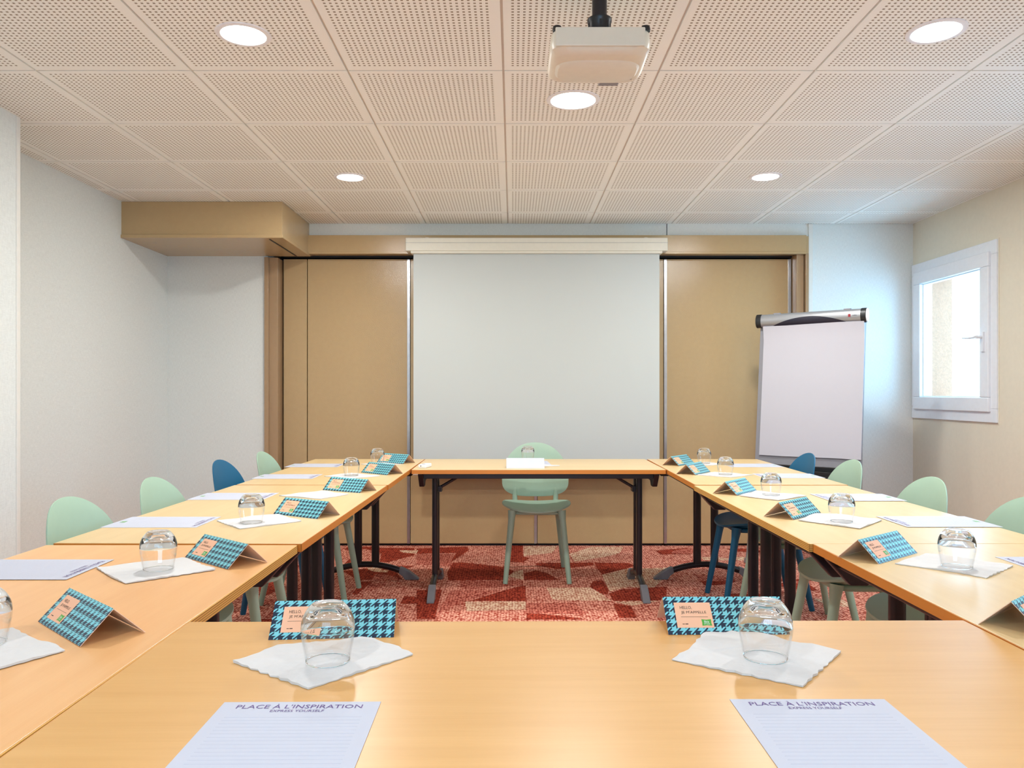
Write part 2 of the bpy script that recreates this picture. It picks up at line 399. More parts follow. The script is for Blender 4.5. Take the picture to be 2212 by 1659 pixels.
# brown header and jambs round the folding partition
b = MB(); b.box((-1.80, 5.812, 2.168), (-1.50, 6.1, 2.38)); b.box((-1.50, 5.765, 2.170), (2.145, 6.1, 2.297)); b.box((2.12, 5.775, 2.165), (2.165, 6.1, 2.292)); b.box((-1.50, 5.76, 2.160), (2.145, 5.80, 2.175))
struct(b.build('trim_4', 'brown', bevel=0.002))
b = MB(); b.box((-1.82, 5.775, 0), (-1.790, 6.1, 2.14)); b.box((-1.792, 5.80, 0), (-1.728, 6.1, 2.14)); struct(b.build('trim_5', 'brown_trim', bevel=0.003))
b = MB(); b.box((2.085, 5.80, 0), (2.138, 6.1, 2.166)); b.box((2.143, 5.775, 0), (2.166, 6.1, 2.166)); struct(b.build('trim_6', 'brown_trim', bevel=0.003))
b = MB(); b.box((-1.80, 6.02, 0), (2.168, 6.1, 2.3)); b.box((-1.73, 5.90, 2.156), (2.085, 6.02, 2.19)); struct(b.build('trim_7', 'black_gap'))

# folding partition panels
PY = 5.905
def panel(x0, x1, label, strips, seam=True):
    e = empty('partition_panel', ((x0+x1)/2, PY, 0), 0, label, 'partition panel', 'panels of the folding partition')
    hw = (x1-x0)/2
    m = MB(); m.box((-hw+0.002, 0, 0.018), (hw-0.002, 0.08, 2.145)); m.build('panel_leaf', 'brown', e, bevel=0.002)
    for side in strips:
        m = MB(); xa = -hw-0.001 if side < 0 else hw-0.021
        m.box((xa, -0.006, 0.018), (xa+0.022, 0.06, 2.145)); m.build('edge_strip', 'alu', e, bevel=0.0015)
    m = MB(); m.box((-hw+0.01, 0.02, 0.0), (hw-0.01, 0.07, 0.018)); m.build('bottom_seal', 'black_gap', e)
panel(-1.718, -1.540, 'narrow brown filler panel at the left end of the folding partition', ())
panel(-1.538, -0.770, 'wide brown partition panel left of the projection screen', (1,))
panel(-0.768, 0.180, 'brown partition panel behind the left half of the screen', (1,))
panel(0.182, 1.128, 'brown partition panel behind the right half of the screen', ())
panel(1.130, 2.078, 'brown partition panel right of the screen, behind the flipchart', (-1, 1))

# windows
def window(i, y0, y1, z0, z1):
    e = bpy.data.objects.new('window_%d' % i, None); COL.objects.link(e); e.location = (WXR, (y0+y1)/2, (z0+z1)/2); struct(e)
    e['label'] = 'white framed casement window in the right wall'
    hw, hh = (y1-y0)/2, (z1-z0)/2
    def ring(m, xa, xb, w, h, t, tb=None):
        tb = tb or t
        m.box((xa, -w, -h), (xb, w, -h+tb)); m.box((xa, -w, h-t), (xb, w, h)); m.box((xa, -w, -h+tb), (xb, -w+t, h-t)); m.box((xa, w-t, -h+tb), (xb, w, h-t))
    m = MB(); ring(m, -0.016, 0.09, hw, hh, 0.085); m.build('window_frame', 'pvc', e, bevel=0.004)
    m = MB(); ring(m, -0.034, 0.05, hw-0.055, hh-0.065, 0.09); 
    s = m.build('sash', 'pvc', e, bevel=0.006, seg=3)
    m = MB(); ring(m, -0.008, 0.03, hw-0.14, hh-0.15, 0.012); m.build('glazing_bead', 'pvc', s, bevel=0.002)
    m = MB(); m.box((0.012, -(hw-0.14), -(hh-0.15)), (0.016, hw-0.14, hh-0.15)); m.build('pane', 'pane', s)
    m = MB(); m.box((-0.046, -hw+0.085, -0.12), (-0.034, -hw+0.115, 0.0)); m.tube([(-0.04, -hw+0.10, -0.03), (-0.085, -hw+0.10, -0.03)], 0.010)
    m.tube([(-0.085, -hw+0.09, -0.03), (-0.087, -hw+0.15, -0.034), (-0.085, -hw+0.235, -0.028)], [0.012, 0.010, 0.007], flat=0.7)
    m.build('handle', 'pvc', s, smooth=True)
    m = MB(); m.box((-0.004, -hw-0.008, -hh-0.01), (0.004, -hw+0.004, hh+0.004)); m.build('cover_strip', 'cream', e)
for i, wn in enumerate(WINDOWS): window(i+1, *wn)  # the second window is an unseen addition that lets in more daylight

# ------------------------------------------------------------------ recessed downlights (all of them on the tile grid)
def downlight(x, y, r, label):
    e = empty('downlight', (x, y, CEIL-0.004), 0, label, 'ceiling light', 'recessed ceiling downlights')
    m = MB(); m.lathe([(r+0.004, 0.0), (r+0.004, -0.0045), (r+0.010, -0.006), (r+0.021, -0.003), (r+0.022, 0.0)], 48); m.build('trim_ring', 'white_plastic', e, smooth=True)
    m = MB(); m.lathe([(0, -0.004), (r*0.6, -0.0035), (r+0.004, -0.002), (r+0.004, 0.0)], 48); m.build('diffuser', 'lamp', e, smooth=True)
    L = bpy.data.lights.new('downlight_lamp', 'AREA'); L.shape = 'DISK'; L.size = 2*r; L.energy = LAMP_W; L.color = LAMP_C
    l = bpy.data.objects.new('downlight_lamp', L); COL.objects.link(l); l.parent = e; l.location = (0, 0, -0.008)
downlight(-0.933, 2.733, 0.072, 'round lit downlight in the ceiling at upper left, nearest on that side')
downlight(1.452, 2.708, 0.075, 'round lit downlight in the ceiling at upper right, nearest on that side')
downlight(0.255, 3.345, 0.091, 'larger round lit downlight directly below the projector in the picture')
downlight(-0.937, 4.541, 0.070, 'small far round downlight left of the projection screen')
downlight(1.450, 4.531, 0.070, 'small far round downlight right of the projection screen')
for x, y in ((-0.937, -0.26), (1.463, -0.26)):
    downlight(x, y, 0.075, 'round lit downlight in the ceiling behind the camera')

# ------------------------------------------------------------------ projection screen
e = empty('projection_screen', (0.17, 5.70, 2.12), 0, 'white pull-down projection screen in a long ivory case on the back wall', 'projection screen')
m = MB(); m.box((-0.941, -0.035, 0.045), (0.941, 0.055, 0.139)); m.box((-0.905, -0.028, 0.028), (0.905, 0.05, 0.046)); m.build('case', 'casing', e, bevel=0.004)
m = MB(); m.box((-0.941, -0.0365, 0.102), (0.941, -0.034, 0.1035)); m.build('case_groove', 'grey_plastic', e)
for sx in (-0.79, 0.79):
    m = MB(); m.box((sx-0.012, -0.005, 0.139), (sx+0.012, 0.06, 0.147)); m.build('wall_bracket', 'casing', e, bevel=0.002)
m = MB(); m.box((-0.888, -0.001, -1.555), (0.888, 0.001, 0.04)); m.build('screen_cloth', 'screen', e)
m = MB(); m.tube([(-0.89, 0, -1.56), (0.89, 0, -1.56)], 0.012); m.build('bottom_bar', 'casing', e, smooth=True)

# ------------------------------------------------------------------ projector
e = empty('projector', (0.257, 2.28, 2.133), 0, 'ivory projector hanging upside down from a black ceiling pole', 'projector')
def sup(hw, hd, n, k=48, cx=0, cy=0):
    r = []
    for i in range(k):
        t = 2*PI*i/k; c, s_ = math.cos(t), math.sin(t)
        r.append((cx+hw*math.copysign(abs(c)**(2/n), c), cy+hd*math.copysign(abs(s_)**(2/n), s_)))
    return r
def loft(m, rings, mi=0, capped=True):
    k = len(rings[0][0]); vs = []; fs = []
    for pts, z in rings: vs += [(x, y, z if not callable(z) else z(x, y)) for x, y in pts]
    for a in range(len(rings)-1):
        for i in range(k):
            j = (i+1) % k; fs.append((a*k+i, a*k+j, (a+1)*k+j, (a+1)*k+i))
    if capped: fs += [tuple(range(k))[::-1], tuple(range((len(rings)-1)*k, len(rings)*k))]
    m.add(vs, fs, mi)
m = MB(); cy = 0.135
loft(m, [(sup(0.118, 0.098, 6, cy=cy), 0.002), (sup(0.132, 0.114, 6, cy=cy), 0.005), (sup(0.146, 0.130, 7, cy=cy), 0.018), (sup(0.149, 0.133, 7, cy=cy), 0.032), (sup(0.146, 0.132, 8, cy=cy), 0.062), (sup(0.140, 0.128, 8, cy=cy), 0.072)])
body = m.build('projector_body', 'proj', e, smooth=True)
m = MB(); loft(m, [(sup(0.120, 0.075, 3.5, cy=cy+0.012), -0.003), (sup(0.128, 0.084, 3.5, cy=cy+0.012), 0.0045)]); m.build('lid', 'casing', e, smooth=True, bevel=0.001)
m = MB(); m.box((-0.134, -0.0005, 0.016), (0.126, 0.006, 0.071)); m.build('rear_panel', 'proj', e, bevel=0.004)
m = MB(); m.box((0.018, 0.235, 0.004), (0.082, 0.272, 0.050)); rc = m.build('lens_recess', 'grey_plastic', e, bevel=0.004)
m = MB(); m.T = Matrix.Translation((0.05, 0.268, 0.03)) @ Matrix.Rotation(-PI/2, 4, 'X'); m.lathe([(0, 0.012), (0.012, 0.009), (0.017, 0.0), (0.018, -0.002)], 24); m.build('lens', 'black_plastic', rc, smooth=True)
m = MB(); m.box((0.095, 0.19, 0.0), (0.118, 0.193, 0.002)); m.box((0.10, 0.205, 0.0), (0.116, 0.207, 0.002)); m.build('lid_marks', 'grey_plastic', e)
for sx in (-0.128, 0.130):
    m = MB(); m.T = Matrix.Translation((sx, 0.022, 0.066)); m.lathe([(0, 0), (0.013, 0), (0.014, 0.006), (0.012, 0.015), (0, 0.017)], 20); m.build('foot', 'black_plastic', e, smooth=True)
m = MB(); m.T = Matrix.Translation((0.004, 0.10, 0.106)); m.lathe([(0, -0.036), (0.028, -0.036), (0.032, 0), (0.032, 0.018), (0.037, 0.024), (0.037, 0.032), (0.024, 0.034), (0, 0.034)], 28)
for k in range(8): m.box((0.030*math.cos(k*PI/4)-0.004, 0.030*math.sin(k*PI/4)-0.004, 0), (0.030*math.cos(k*PI/4)+0.004, 0.030*math.sin(k*PI/4)+0.004, 0.02))
m.build('mount_collar', 'black_plastic', e, smooth=True)
m = MB(); m.tube([(0.004, 0.10, 0.13), (0.004, 0.10, CEIL-2.133-0.003)], 0.0225, 24); m.build('pole', 'black_metal', e, smooth=True)
m = MB(); m.T = Matrix.Translation((0.004, 0.10, 0.012)); m.lathe([(0, 0.2415), (0.06, 0.2415), (0.06, 0.236), (0.024, 0.232)], 28); m.build('ceiling_plate', 'black_metal', e, smooth=True)

# ------------------------------------------------------------------ tables
def table(name_mat, edge, cx, cy, rz, L, W, label, z=TOP, brace=True):
    e = empty('folding_table', (cx, cy, 0), rz, label, 'table', 'folding tables set out in a hollow square')
    T = 0.0235; hl, hw = L/2, W/2
    m = MB(); m.box((-hl+0.002, -hw+0.002, z-T), (hl-0.002, hw-0.002, z)); tp = m.build('tabletop', name_mat, e, bevel=0.0012)
    m = MB(); h = z-0.0012
    for a, c in (((-hl, -hw), (hl, -hw+0.0025)), ((-hl, hw-0.0025), (hl, hw)), ((-hl, -hw), (-hl+0.0025, hw)), ((hl-0.0025, -hw), (hl, hw))):
        m.box((a[0], a[1], z-T+0.0005), (c[0], c[1], h))
    m.build('edge_band', edge, tp)
    for sy in (-1, 1):
        m = MB(); m.box((-hl+0.06, sy*(hw-0.055)-0.012, z-T-0.030), (hl-0.06, sy*(hw-0.055)+0.012, z-T)); m.build('side_rail', 'black_metal', e, bevel=0.003)
    for sx in (-1, 1):
        m = MB(); x = sx*(hl-0.048)
        m.prism([(-hw+0.014, z-T), (-hw+0.016, z-T-0.010), (-hw+0.078, z-T-0.078), (-hw+0.125, z-T-0.078), (-hw+0.155, z-T-0.05), (hw-0.155, z-T-0.05), (hw-0.125, z-T-0.078), (hw-0.078, z-T-0.078), (hw-0.016, z-T-0.010), (hw-0.014, z-T)], x-0.014, x+0.014, axis='x')
        m.build('end_beam', 'black_metal', e, bevel=0.004)
        xl = sx*(hl-0.100)
        for sy in (-1, 1):
            m = MB(); pts = []
            for (ax, ay) in sup(0.0165, 0.023, 3.2, 20): pts.append((xl+ax, sy*0.053+ay))
            m.prism(pts, 0.075, z-T-0.012); m.build('post', 'black_metal', e, smooth=True)
        m = MB(); pts = []; rr = []
        for i in range(17):
            t = (-1+2*i/16)*0.86; y = t*0.275; zz = 0.024+0.068*(1-abs(t)**2.0); pts.append((xl, y, zz)); rr.append(0.0185 if abs(t) < 0.8 else 0.0175)
        m.tube(pts, rr, 16, flat=0.95, up=(1, 0, 0)); ft = m.build('arched_foot', 'black_metal', e, smooth=True)
        for sy in (-1, 1):
            m = MB(); q = [(0.198, 0.040), (0.204, 0.077), (0.222, 0.073), (0.262, 0.052), (0.318, 0.010), (0.322, 0.0), (0.236, 0.0), (0.222, 0.022)]
            m.prism([(sy*a_, b_) for a_, b_ in (q if sy < 0 else q[::-1])], xl-0.0205, xl+0.0205, axis='x'); m.build('foot_cap', 'grey_cap', ft, bevel=0.004, seg=2)
        m = MB(); m.tube([(xl-sx*0.012, 0, 0.586), (xl-sx*0.03, 0, 0.597), (xl-sx*0.205, 0, z-T-0.006)], [0.011, 0.009, 0.009], 10); m.box((min(xl, xl-sx*0.036), -0.034, 0.572), (max(xl, xl-sx*0.036), 0.034, 0.602))
        m.build('brace', 'black_metal', e, smooth=True)
    return e
G = {}
LX, RX = -0.934, 1.163
table('wood_yellow', 'edge_orange', 0.1205, 1.098, math.radians(0.4), 1.418, 0.69, 'yellow wood folding table nearest the camera, filling the foreground')
table('wood_orange', 'edge_striped', LX-0.002, 1.466, 0+PI/2, 1.40, 0.69, 'orange-toned folding table with ribbed edge, nearest in the left row', z=TOP-0.001)
table('wood_pale_sheen', 'edge_orange', -0.920, 2.868, PI/2-math.radians(0.7), 1.37, 0.69, 'pale wood folding table in the middle of the left row')
table('wood_pale_sheen', 'edge_orange', -0.903, 4.262, PI/2-math.radians(0.5), 1.38, 0.69, 'pale wood folding table at the far end of the left row')
table('wood_pale_sheen', 'edge_orange', 0.1395, 4.608, 0, 1.378, 0.69, 'wood folding table across the far end, in front of the screen')
table('wood_pale_sheen', 'edge_orange', 1.176, 1.478, PI/2+math.radians(0.3), 1.40, 0.69, 'wood folding table nearest in the right row, shining with window light')
table('wood_pale_sheen', 'edge_striped', 1.162, 2.868, PI/2+math.radians(0.2), 1.37, 0.69, 'folding table with ribbed edge in the middle of the right row', z=TOP-0.001)
table('wood_pale_sheen', 'edge_orange', 1.178, 4.262, PI/2-math.radians(0.7), 1.38, 0.69, 'wood folding table at the far end of the right row, beside the flipchart')

# ------------------------------------------------------------------ chairs
def shell(m, outline, surf, t0, t1, rings=10, k=56):
    """closed thin shell: outline(theta)->(u,v); surf(u,v)->point, normal; t0,t1 thickness on either side as functions of r"""
    vs = []; fs = []
    uc = [outline(2*PI*i/k) for i in range(k)]; cu = sum(u for u, v in uc)/k; cv = sum(v for u, v in uc)/k
    def row(r, side):
        out = []
        for u, v in uc:
            p, n = surf(cu+(u-cu)*r, cv+(v-cv)*r); out.append(tuple(p+n*side(r)))
        return out
    rs = [1-0.004*0 if i == rings else (i/rings)**0.75 for i in range(1, rings+1)]
    top = [row(r, t1) for r in rs]; bot = [row(r, t0) for r in rs]
    allr = top+[row(1.006, lambda r: (t0(1)+t1(1))/2)]+bot[::-1]
    for R in allr: vs += R
    for a in range(len(allr)-1):
        for i in range(k):
            j = (i+1) % k; fs.append((a*k+i, (a+1)*k+i, (a+1)*k+j, a*k+j))
    p, n = surf(cu, cv); c0 = len(vs); vs += [tuple(p+n*t1(0)), tuple(p+n*t0(0))]
    for i in range(k):
        j = (i+1) % k; fs.append((c0, i, j)); q = (len(allr)-1)*k; fs.append((c0+1, q+j, q+i))
    m.add(vs, fs)
def make_chair(mat, name, label, cat, group):
    e = empty(name, (0, 0, 0), 0, label, cat, group)
    def ol(t):
        c, s_ = math.cos(t), math.sin(t)
        if s_ > 0: n, h = 2.15, 0.240
        else: n, h = 2.9, 0.112
        return (0.216*math.copysign(abs(c)**(2/n), c), 0.112+h*math.copysign(abs(s_)**(2/n), s_))
    def sb(u, v):
        y = 0.222+0.30*v*0.72-1.15*u*u*(0.55+0.45*min(1, v/0.3))*0.9
        p = Vector((u, y, 0.468+v*0.985)); n = Vector((2.0*u, -1, 0.22)).normalized(); return p, n
    m = MB(); shell(m, ol, sb, lambda r: -0.0065*math.sqrt(max(0, 1-0.75*r**10)), lambda r: 0.0065*math.sqrt(max(0, 1-0.75*r**10))); m.build('backrest', mat, e, smooth=True)
    def os(t):
        c, s_ = math.cos(t), math.sin(t); n = 2.7
        return (0.213*math.copysign(abs(c)**(2/n), c)*(1.0 if s_ < 0 else 1-0.08*s_), 0.0+0.215*math.copysign(abs(s_)**(2/n), s_))
    def ss(u, v):
        z = 0.432+0.62*u*u-0.5*max(0, -v-0.10)**2+0.25*max(0, v-0.1)**2; return Vector((u, v, z)), Vector((-1.0*u, 0, 1)).normalized()
    m = MB(); shell(m, os, ss, lambda r: -0.005-0.020*(1-r**4), lambda r: 0.005); m.build('seat', mat, e, smooth=True)
    m = MB(); pts = [(x, y, 0.414) for x, y in sup(0.150, 0.150, 5, 40)]; pts.append(pts[0]); pts.append(pts[1])
    m.tube(pts, 0.012, 10, cap=False); m.build('under_frame', mat, e, smooth=True)
    for sx in (-1, 1):
        m = MB(); m.tube([(sx*0.128, 0.185, 0.412), (sx*0.133, 0.212, 0.45), (sx*0.135, 0.222, 0.50), (sx*0.130, 0.240, 0.56)], [0.022, 0.0165, 0.016, 0.008], 12, up=(1, 0, 0)); m.build('back_support', mat, e, smooth=True)
        for (a, c) in (((sx*0.150, -0.150, 0.430), (sx*0.192, -0.222, 0)), ((sx*0.140, 0.150, 0.430), (sx*0.186, 0.236, 0))):
            A, C = Vector(a), Vector(c); m = MB()
            m.tube([A, A.lerp(C, 0.07), A.lerp(C, 0.14), A.lerp(C, 0.6), C+Vector((0, 0, 0.001))], [0.026, 0.023, 0.0195, 0.0175, 0.0145], 16); m.build('leg', mat, e, smooth=True)
    return e
CG = 'moulded plastic chairs drawn up to the tables'
mint0 = make_chair('mint', 'plastic_chair', 'sage green moulded chair behind the far table, facing the camera', 'chair', CG); mint0.location = (0.146, 4.95, 0)
blue0 = make_chair('blue', 'plastic_chair', 'petrol blue moulded chair at the left row, third from the near end', 'chair', CG); blue0.location = (-1.160, 3.895, 0); blue0.rotation_euler = (0, 0, PI/2)
for y, lb in ((2.50, 'mint green chair nearest at the outer side of the left row'), (3.09, 'mint green chair between the nearest left chair and the blue left chair'), (4.44, 'mint green chair farthest in the left row, beside the partition jamb')):
    dup(mint0, (-1.125, y, 0), PI/2, lb)
for x, y, lb in ((1.395, 3.90, 'sage green chair in front of the flipchart, right of the blue chair'), (1.36, 3.10, 'sage green chair below the window at the right row'), (1.37, 2.505, 'sage green chair cut by the right edge of the picture')):
    dup(mint0, (x, y, 0), -PI/2, lb)
dup(blue0, (1.335, 4.33, 0), -PI/2, 'petrol blue moulded chair in front of the flipchart, farthest in the right row')

# ------------------------------------------------------------------ flipchart
e = empty('flipchart', (1.916, 5.165, 0), math.atan2(-0.42, 0.508), 'white flipchart with silver clamp bar standing in the right corner', 'flipchart')
def tilt(z): return (z-0.68)*0.105
m = MB()
m.add([(-0.345, tilt(0.665), 0.665), (0.345, tilt(0.665), 0.665), (0.345, tilt(1.66), 1.66), (-0.345, tilt(1.66), 1.66)]+[(x, y+0.018, z) for x, y, z in [(-0.345, tilt(0.665), 0.665), (0.345, tilt(0.665), 0.665), (0.345, tilt(1.66), 1.66), (-0.345, tilt(1.66), 1.66)]],
      [(0,1,2,3), (7,6,5,4), (0,4,5,1), (1,5,6,2), (2,6,7,3), (3,7,4,0)]); bd = m.build('board', 'grey_plastic', e, bevel=0.003)
m = MB(); vs = []
for (z, bulge) in ((0.725, 0.004), (1.0, 0.003), (1.3, 0.004), (1.5, 0.007), (1.575, 0.022), (1.60, 0.03)):
    for x in (-0.312, -0.15, 0.02, 0.18, 0.345): vs.append((x, tilt(z)-0.008-bulge, z+(0.002*math.sin(x*9))))
n = len(vs); vs += [(x, tilt(z)-0.001, z) for x, y, z in vs]; fs = []
for r in range(5):
    for c in range(4):
        a = r*5+c; fs.append((a, a+1, a+6, a+5)); fs.append((n+a, n+a+5, n+a+6, n+a+1))
for c in range(4): fs.append((c, n+c, n+c+1, c+1)); fs.append((25+c, 25+c+1, n+25+c+1, n+25+c))
for r in range(5): fs.append((r*5, r*5+5, n+r*5+5, n+r*5)); fs.append((r*5+4, n+r*5+4, n+r*5+9, r*5+9))
m.add(vs, fs); m.build('paper_pad', 'chart_paper', e, smooth=True)
BZ = 1.638; by = tilt(BZ)-0.022
def barprof(s=1.0): return [(by+0.030*s*math.cos(t)*1.0, BZ+0.044*s*math.sin(t)) for t in [2*PI*i/28 for i in range(28)]]
m = MB(); m.prism(barprof(), -0.325, 0.325, axis='x'); bar = m.build('clamp_bar', 'silver', e, smooth=True)
for x0, x1 in ((-0.362, -0.325), (0.325, 0.358)):
    m = MB(); m.prism(barprof(1.06), x0, x1, axis='x'); m.build('end_cap', 'black_plastic', e, smooth=True, bevel=0.003)
m = MB(); m.prism(barprof(0.98), 0.358, 0.364, axis='x'); m.build('end_disc', 'white_plastic', e, smooth=True)
m = MB(); vs = []; fs = []; nx, nr = 32, 8
for i in range(nx+1):
    u = -1+2*i/nx; h = 0.052*(1-u*u)
    for j in range(nr+1):
        zz = BZ-0.040+h*j/nr; q = max(-0.999, min(0.999, (zz-BZ)/0.044)); vs.append((u*0.245, by-0.030*math.sqrt(1-q*q)-0.0025, zz))
for i in range(nx):
    for j in range(nr):
        a = i*(nr+1)+j; fs.append((a, a+nr+1, a+nr+2, a+1))
m.add(vs, fs); m.build('dark_grip', 'navy', bar, smooth=True)
m = MB(); text_mesh(m, 'nobo', 0.026, 0.008, 0.292, BZ+0.002, 0.0315, 1, (1, 0, 0), (0, 0, 1), origin=(0, by, 0)); m.box((0.252, by-0.032, BZ-0.008), (0.266, by-0.029, BZ+0.010), 0)
m.build('printed_mark', ['red', 'navy'], bar)
for x in (-0.22, 0.24):
    m = MB(); m.box((x-0.022, by-0.012, BZ+0.040), (x+0.022, by+0.012, BZ+0.049)); m.build('clip_tab', 'grey_plastic', bar, bevel=0.002)
m = MB(); m.box((-0.33, -0.075, 0.600), (0.33, 0.0, 0.612)); m.box((-0.33, -0.075, 0.612), (0.33, -0.070, 0.640)); m.box((-0.33, -0.004, 0.600), (0.33, 0.0, 0.665)); m.build('pen_tray', 'black_plastic', e, bevel=0.002)
for sx in (-1, 1):
    m = MB(); m.tube([(sx*0.30, 0.11+0.02, 1.60), (sx*0.33, 0.03, 0.70), (sx*0.36, -0.09, 0.01)], 0.014, 14); m.tube([(sx*0.36, -0.09, 0.03), (sx*0.362, -0.094, 0.0)], 0.019, 12); m.build('leg', 'silver', e, smooth=True)
m = MB(); m.tube([(0, 0.14, 1.58), (0, 0.50, 0.01)], 0.014, 14); m.build('leg', 'silver', e, smooth=True)

# ------------------------------------------------------------------ name cards
CW, CP = 0.106, 0.074; CHH = math.sqrt(CP**2-(CW/2)**2); T = 0.0005
def card_parts(e, printed=True, blank=False):
    hl, hw = 0.105, CW/2
    m = MB()
    n0 = m.add([(-hl, -hw, 0), (hl, -hw, 0), (hl, 0, CHH), (-hl, 0, CHH)], [(0, 1, 2, 3)], 0)
    for i, uv in enumerate([(0, 0.0), (0.21, 0.0), (0.21, CP), (0, CP)]): m.uv[n0+i] = uv
    m.add([(-hl, hw, 0), (hl, hw, 0), (hl, 0, CHH), (-hl, 0, CHH)], [(3, 2, 1, 0)], 1)
    i0 = m.add([(-hl, -hw+0.0014, 0), (hl, -hw+0.0014, 0), (hl, 0, CHH-0.0014), (-hl, 0, CHH-0.0014)], [(3, 2, 1, 0)], 1)
    i1 = m.add([(-hl, hw-0.0014, 0), (hl, hw-0.0014, 0), (hl, 0, CHH-0.0014), (-hl, 0, CHH-0.0014)], [(0, 1, 2, 3)], 1)
    m.add([(-hl, -hw, 0), (-hl, -hw+0.0014, 0), (-hl, 0, CHH-0.0014), (-hl, 0, CHH), (-hl, hw-0.0014, 0), (-hl, hw, 0)], [(0, 3, 2, 1), (3, 5, 4, 2)], 1)
    m.add([(hl, -hw, 0), (hl, -hw+0.0014, 0), (hl, 0, CHH-0.0014), (hl, 0, CHH), (hl, hw-0.0014, 0), (hl, hw, 0)], [(0, 1, 2, 3), (3, 2, 4, 5)], 1)
    m.add([(-hl, -hw, 0), (hl, -hw, 0), (hl, -hw+0.0014, 0), (-hl, -hw+0.0014, 0), (-hl, hw, 0), (hl, hw, 0), (hl, hw-0.0014, 0), (-hl, hw-0.0014, 0)], [(0, 3, 2, 1), (4, 5, 6, 7)], 1)
    m.build('folded_card', ['hounds' if not blank else 'paper', 'kraft' if not blank else 'paper'], e)
    if not printed: return
    Y = Vector((0, hw, CHH)).normalized(); O = Vector((-hl, -hw, 0)); X = Vector((1, 0, 0)); Z = X.cross(Y)
    def quad(m, x0, x1, y0, y1, z, mi=0, t=0.0004):
        p = [O+X*x+Y*y+Z*z for x, y in ((x0, y0), (x1, y0), (x1, y1), (x0, y1))]; q = [a-Z*t for a in p]
        m.add([tuple(a) for a in p+q], [(0,1,2,3), (0,4,5,1), (1,5,6,2), (2,6,7,3), (3,7,4,0)], mi)
    m = MB(); quad(m, 0.018, 0.082, 0.013, 0.062, 0.0006); lab = m.build('name_label', 'peach', e)
    m = MB(); text_mesh(m, 'HELLO,', 0.021, 0.0068, 0.038, 0.0515, 0.0009, 0, tuple(X), tuple(Y), origin=tuple(O)); text_mesh(m, "JE M'APPELLE", 0.044, 0.0066, 0.0505, 0.0420, 0.0009, 0, tuple(X), tuple(Y), origin=tuple(O))
    quad(m, 0.027, 0.074, 0.0335, 0.0339, 0.0009); quad(m, 0.0275, 0.0315, 0.0195, 0.0205, 0.0009); quad(m, 0.0325, 0.0375, 0.0193, 0.0207, 0.0009)
    m.build('lettering', 'ink_brown', lab)
    m = MB(); c = [(0.0615, 0.0165), (0.0700, 0.0175), (0.0785, 0.0165), (0.0778, 0.0225), (0.0785, 0.0290), (0.0700, 0.0280), (0.0615, 0.0290), (0.0622, 0.0225)]
    m.add([tuple(O+X*x+Y*y+Z*0.0009) for x, y in c], [tuple(range(8))], 0)
    text_mesh(m, 'ibis', 0.0085, 0.0048, 0.070, 0.0243, 0.0012, 1, tuple(X), tuple(Y), origin=tuple(O)); text_mesh(m, 'STYLES', 0.0105, 0.0022, 0.070, 0.0198, 0.0012, 1, tuple(X), tuple(Y), origin=tuple(O))
    m.build('logo', ['green', 'white_ink'], lab)
card0 = None
def card(Apx, Bpx, Fpx, at, label):
    """Apx, Bpx: foot of the patterned side (left, right); Fpx: foot of the other side next to A or B"""
    global card0
    A, B, Fp = on(*Apx), on(*Bpx), on(*Fpx)
    u = (B-A).normalized(); mid = (A+B)/2
    n = Vector((-u.y, u.x, 0)); c = mid+n*(CW/2); rz = math.atan2(u.y, u.x)
    loc = (c.x, c.y, TOP+0.0004)
    if card0 is None:
        card0 = empty('name_card', loc, rz, label, 'name card', 'folded name cards on the tables'); card_parts(card0)
    else: dup(card0, loc, rz, label)
card((581.8,1383), (848.4,1377.2), (865,1338.7), 'B', 'houndstooth name card at front left, partly behind an upside-down glass')
card((1441.8,1371.8), (1709,1371), (1416.5,1334.4), 'A', 'houndstooth name card at front right with clearly readable greeting')
card((82,1343), (172,1397), (319,1365), 'B', 'houndstooth name card nearest on the left row of tables')
card((400,1204), (491,1230), (589,1212), 'B', 'houndstooth name card second from the near end of the left row')
card((591,1110.5), (685,1121.5), (739.5,1110), 'B', 'houndstooth name card third from the near end of the left row')
card((697,1058.5), (777.5,1065.3), (810,1059), 'B', 'houndstooth name card on the left row with no glass beside its napkin')
card((777,1020.4), (839.5,1027.0), (868,1022), 'B', 'houndstooth name card fifth from the near end of the left row')
card((814,998.6), (871,1002.4), (896.5,999.5), 'B', 'houndstooth name card farthest on the left row, by the far table corner')
card((2264,1376.5), (2335,1332), (2109,1344.6), 'A', 'houndstooth name card cut by the right edge of the picture')
card((1902,1218), (1979,1195.7), (1806.5,1202), 'A', 'houndstooth name card second from the near end of the right row')
card((1715.5,1122.8), (1772.5,1108.4), (1641,1113.4), 'A', 'houndstooth name card on the ribbed-edge table of the right row, nearer of two')
card((1594,1070), (1633,1060), (1533,1064), 'A', 'houndstooth name card on the ribbed-edge table of the right row, farther of two')
card((1504,1026.5), (1534,1019.5), (1457,1022), 'A', 'houndstooth name card on the far right table, nearer of the overlapping pair')
card((1467,1007), (1501,1001.3), (1427,1003), 'A', 'houndstooth name card on the far right table, farther of the overlapping pair')
e = empty('blank_name_card', (0.069, 4.40, TOP+0.0004), 0, 'folded card showing its plain white back on the far table', 'name card'); card_parts(e, False, True)

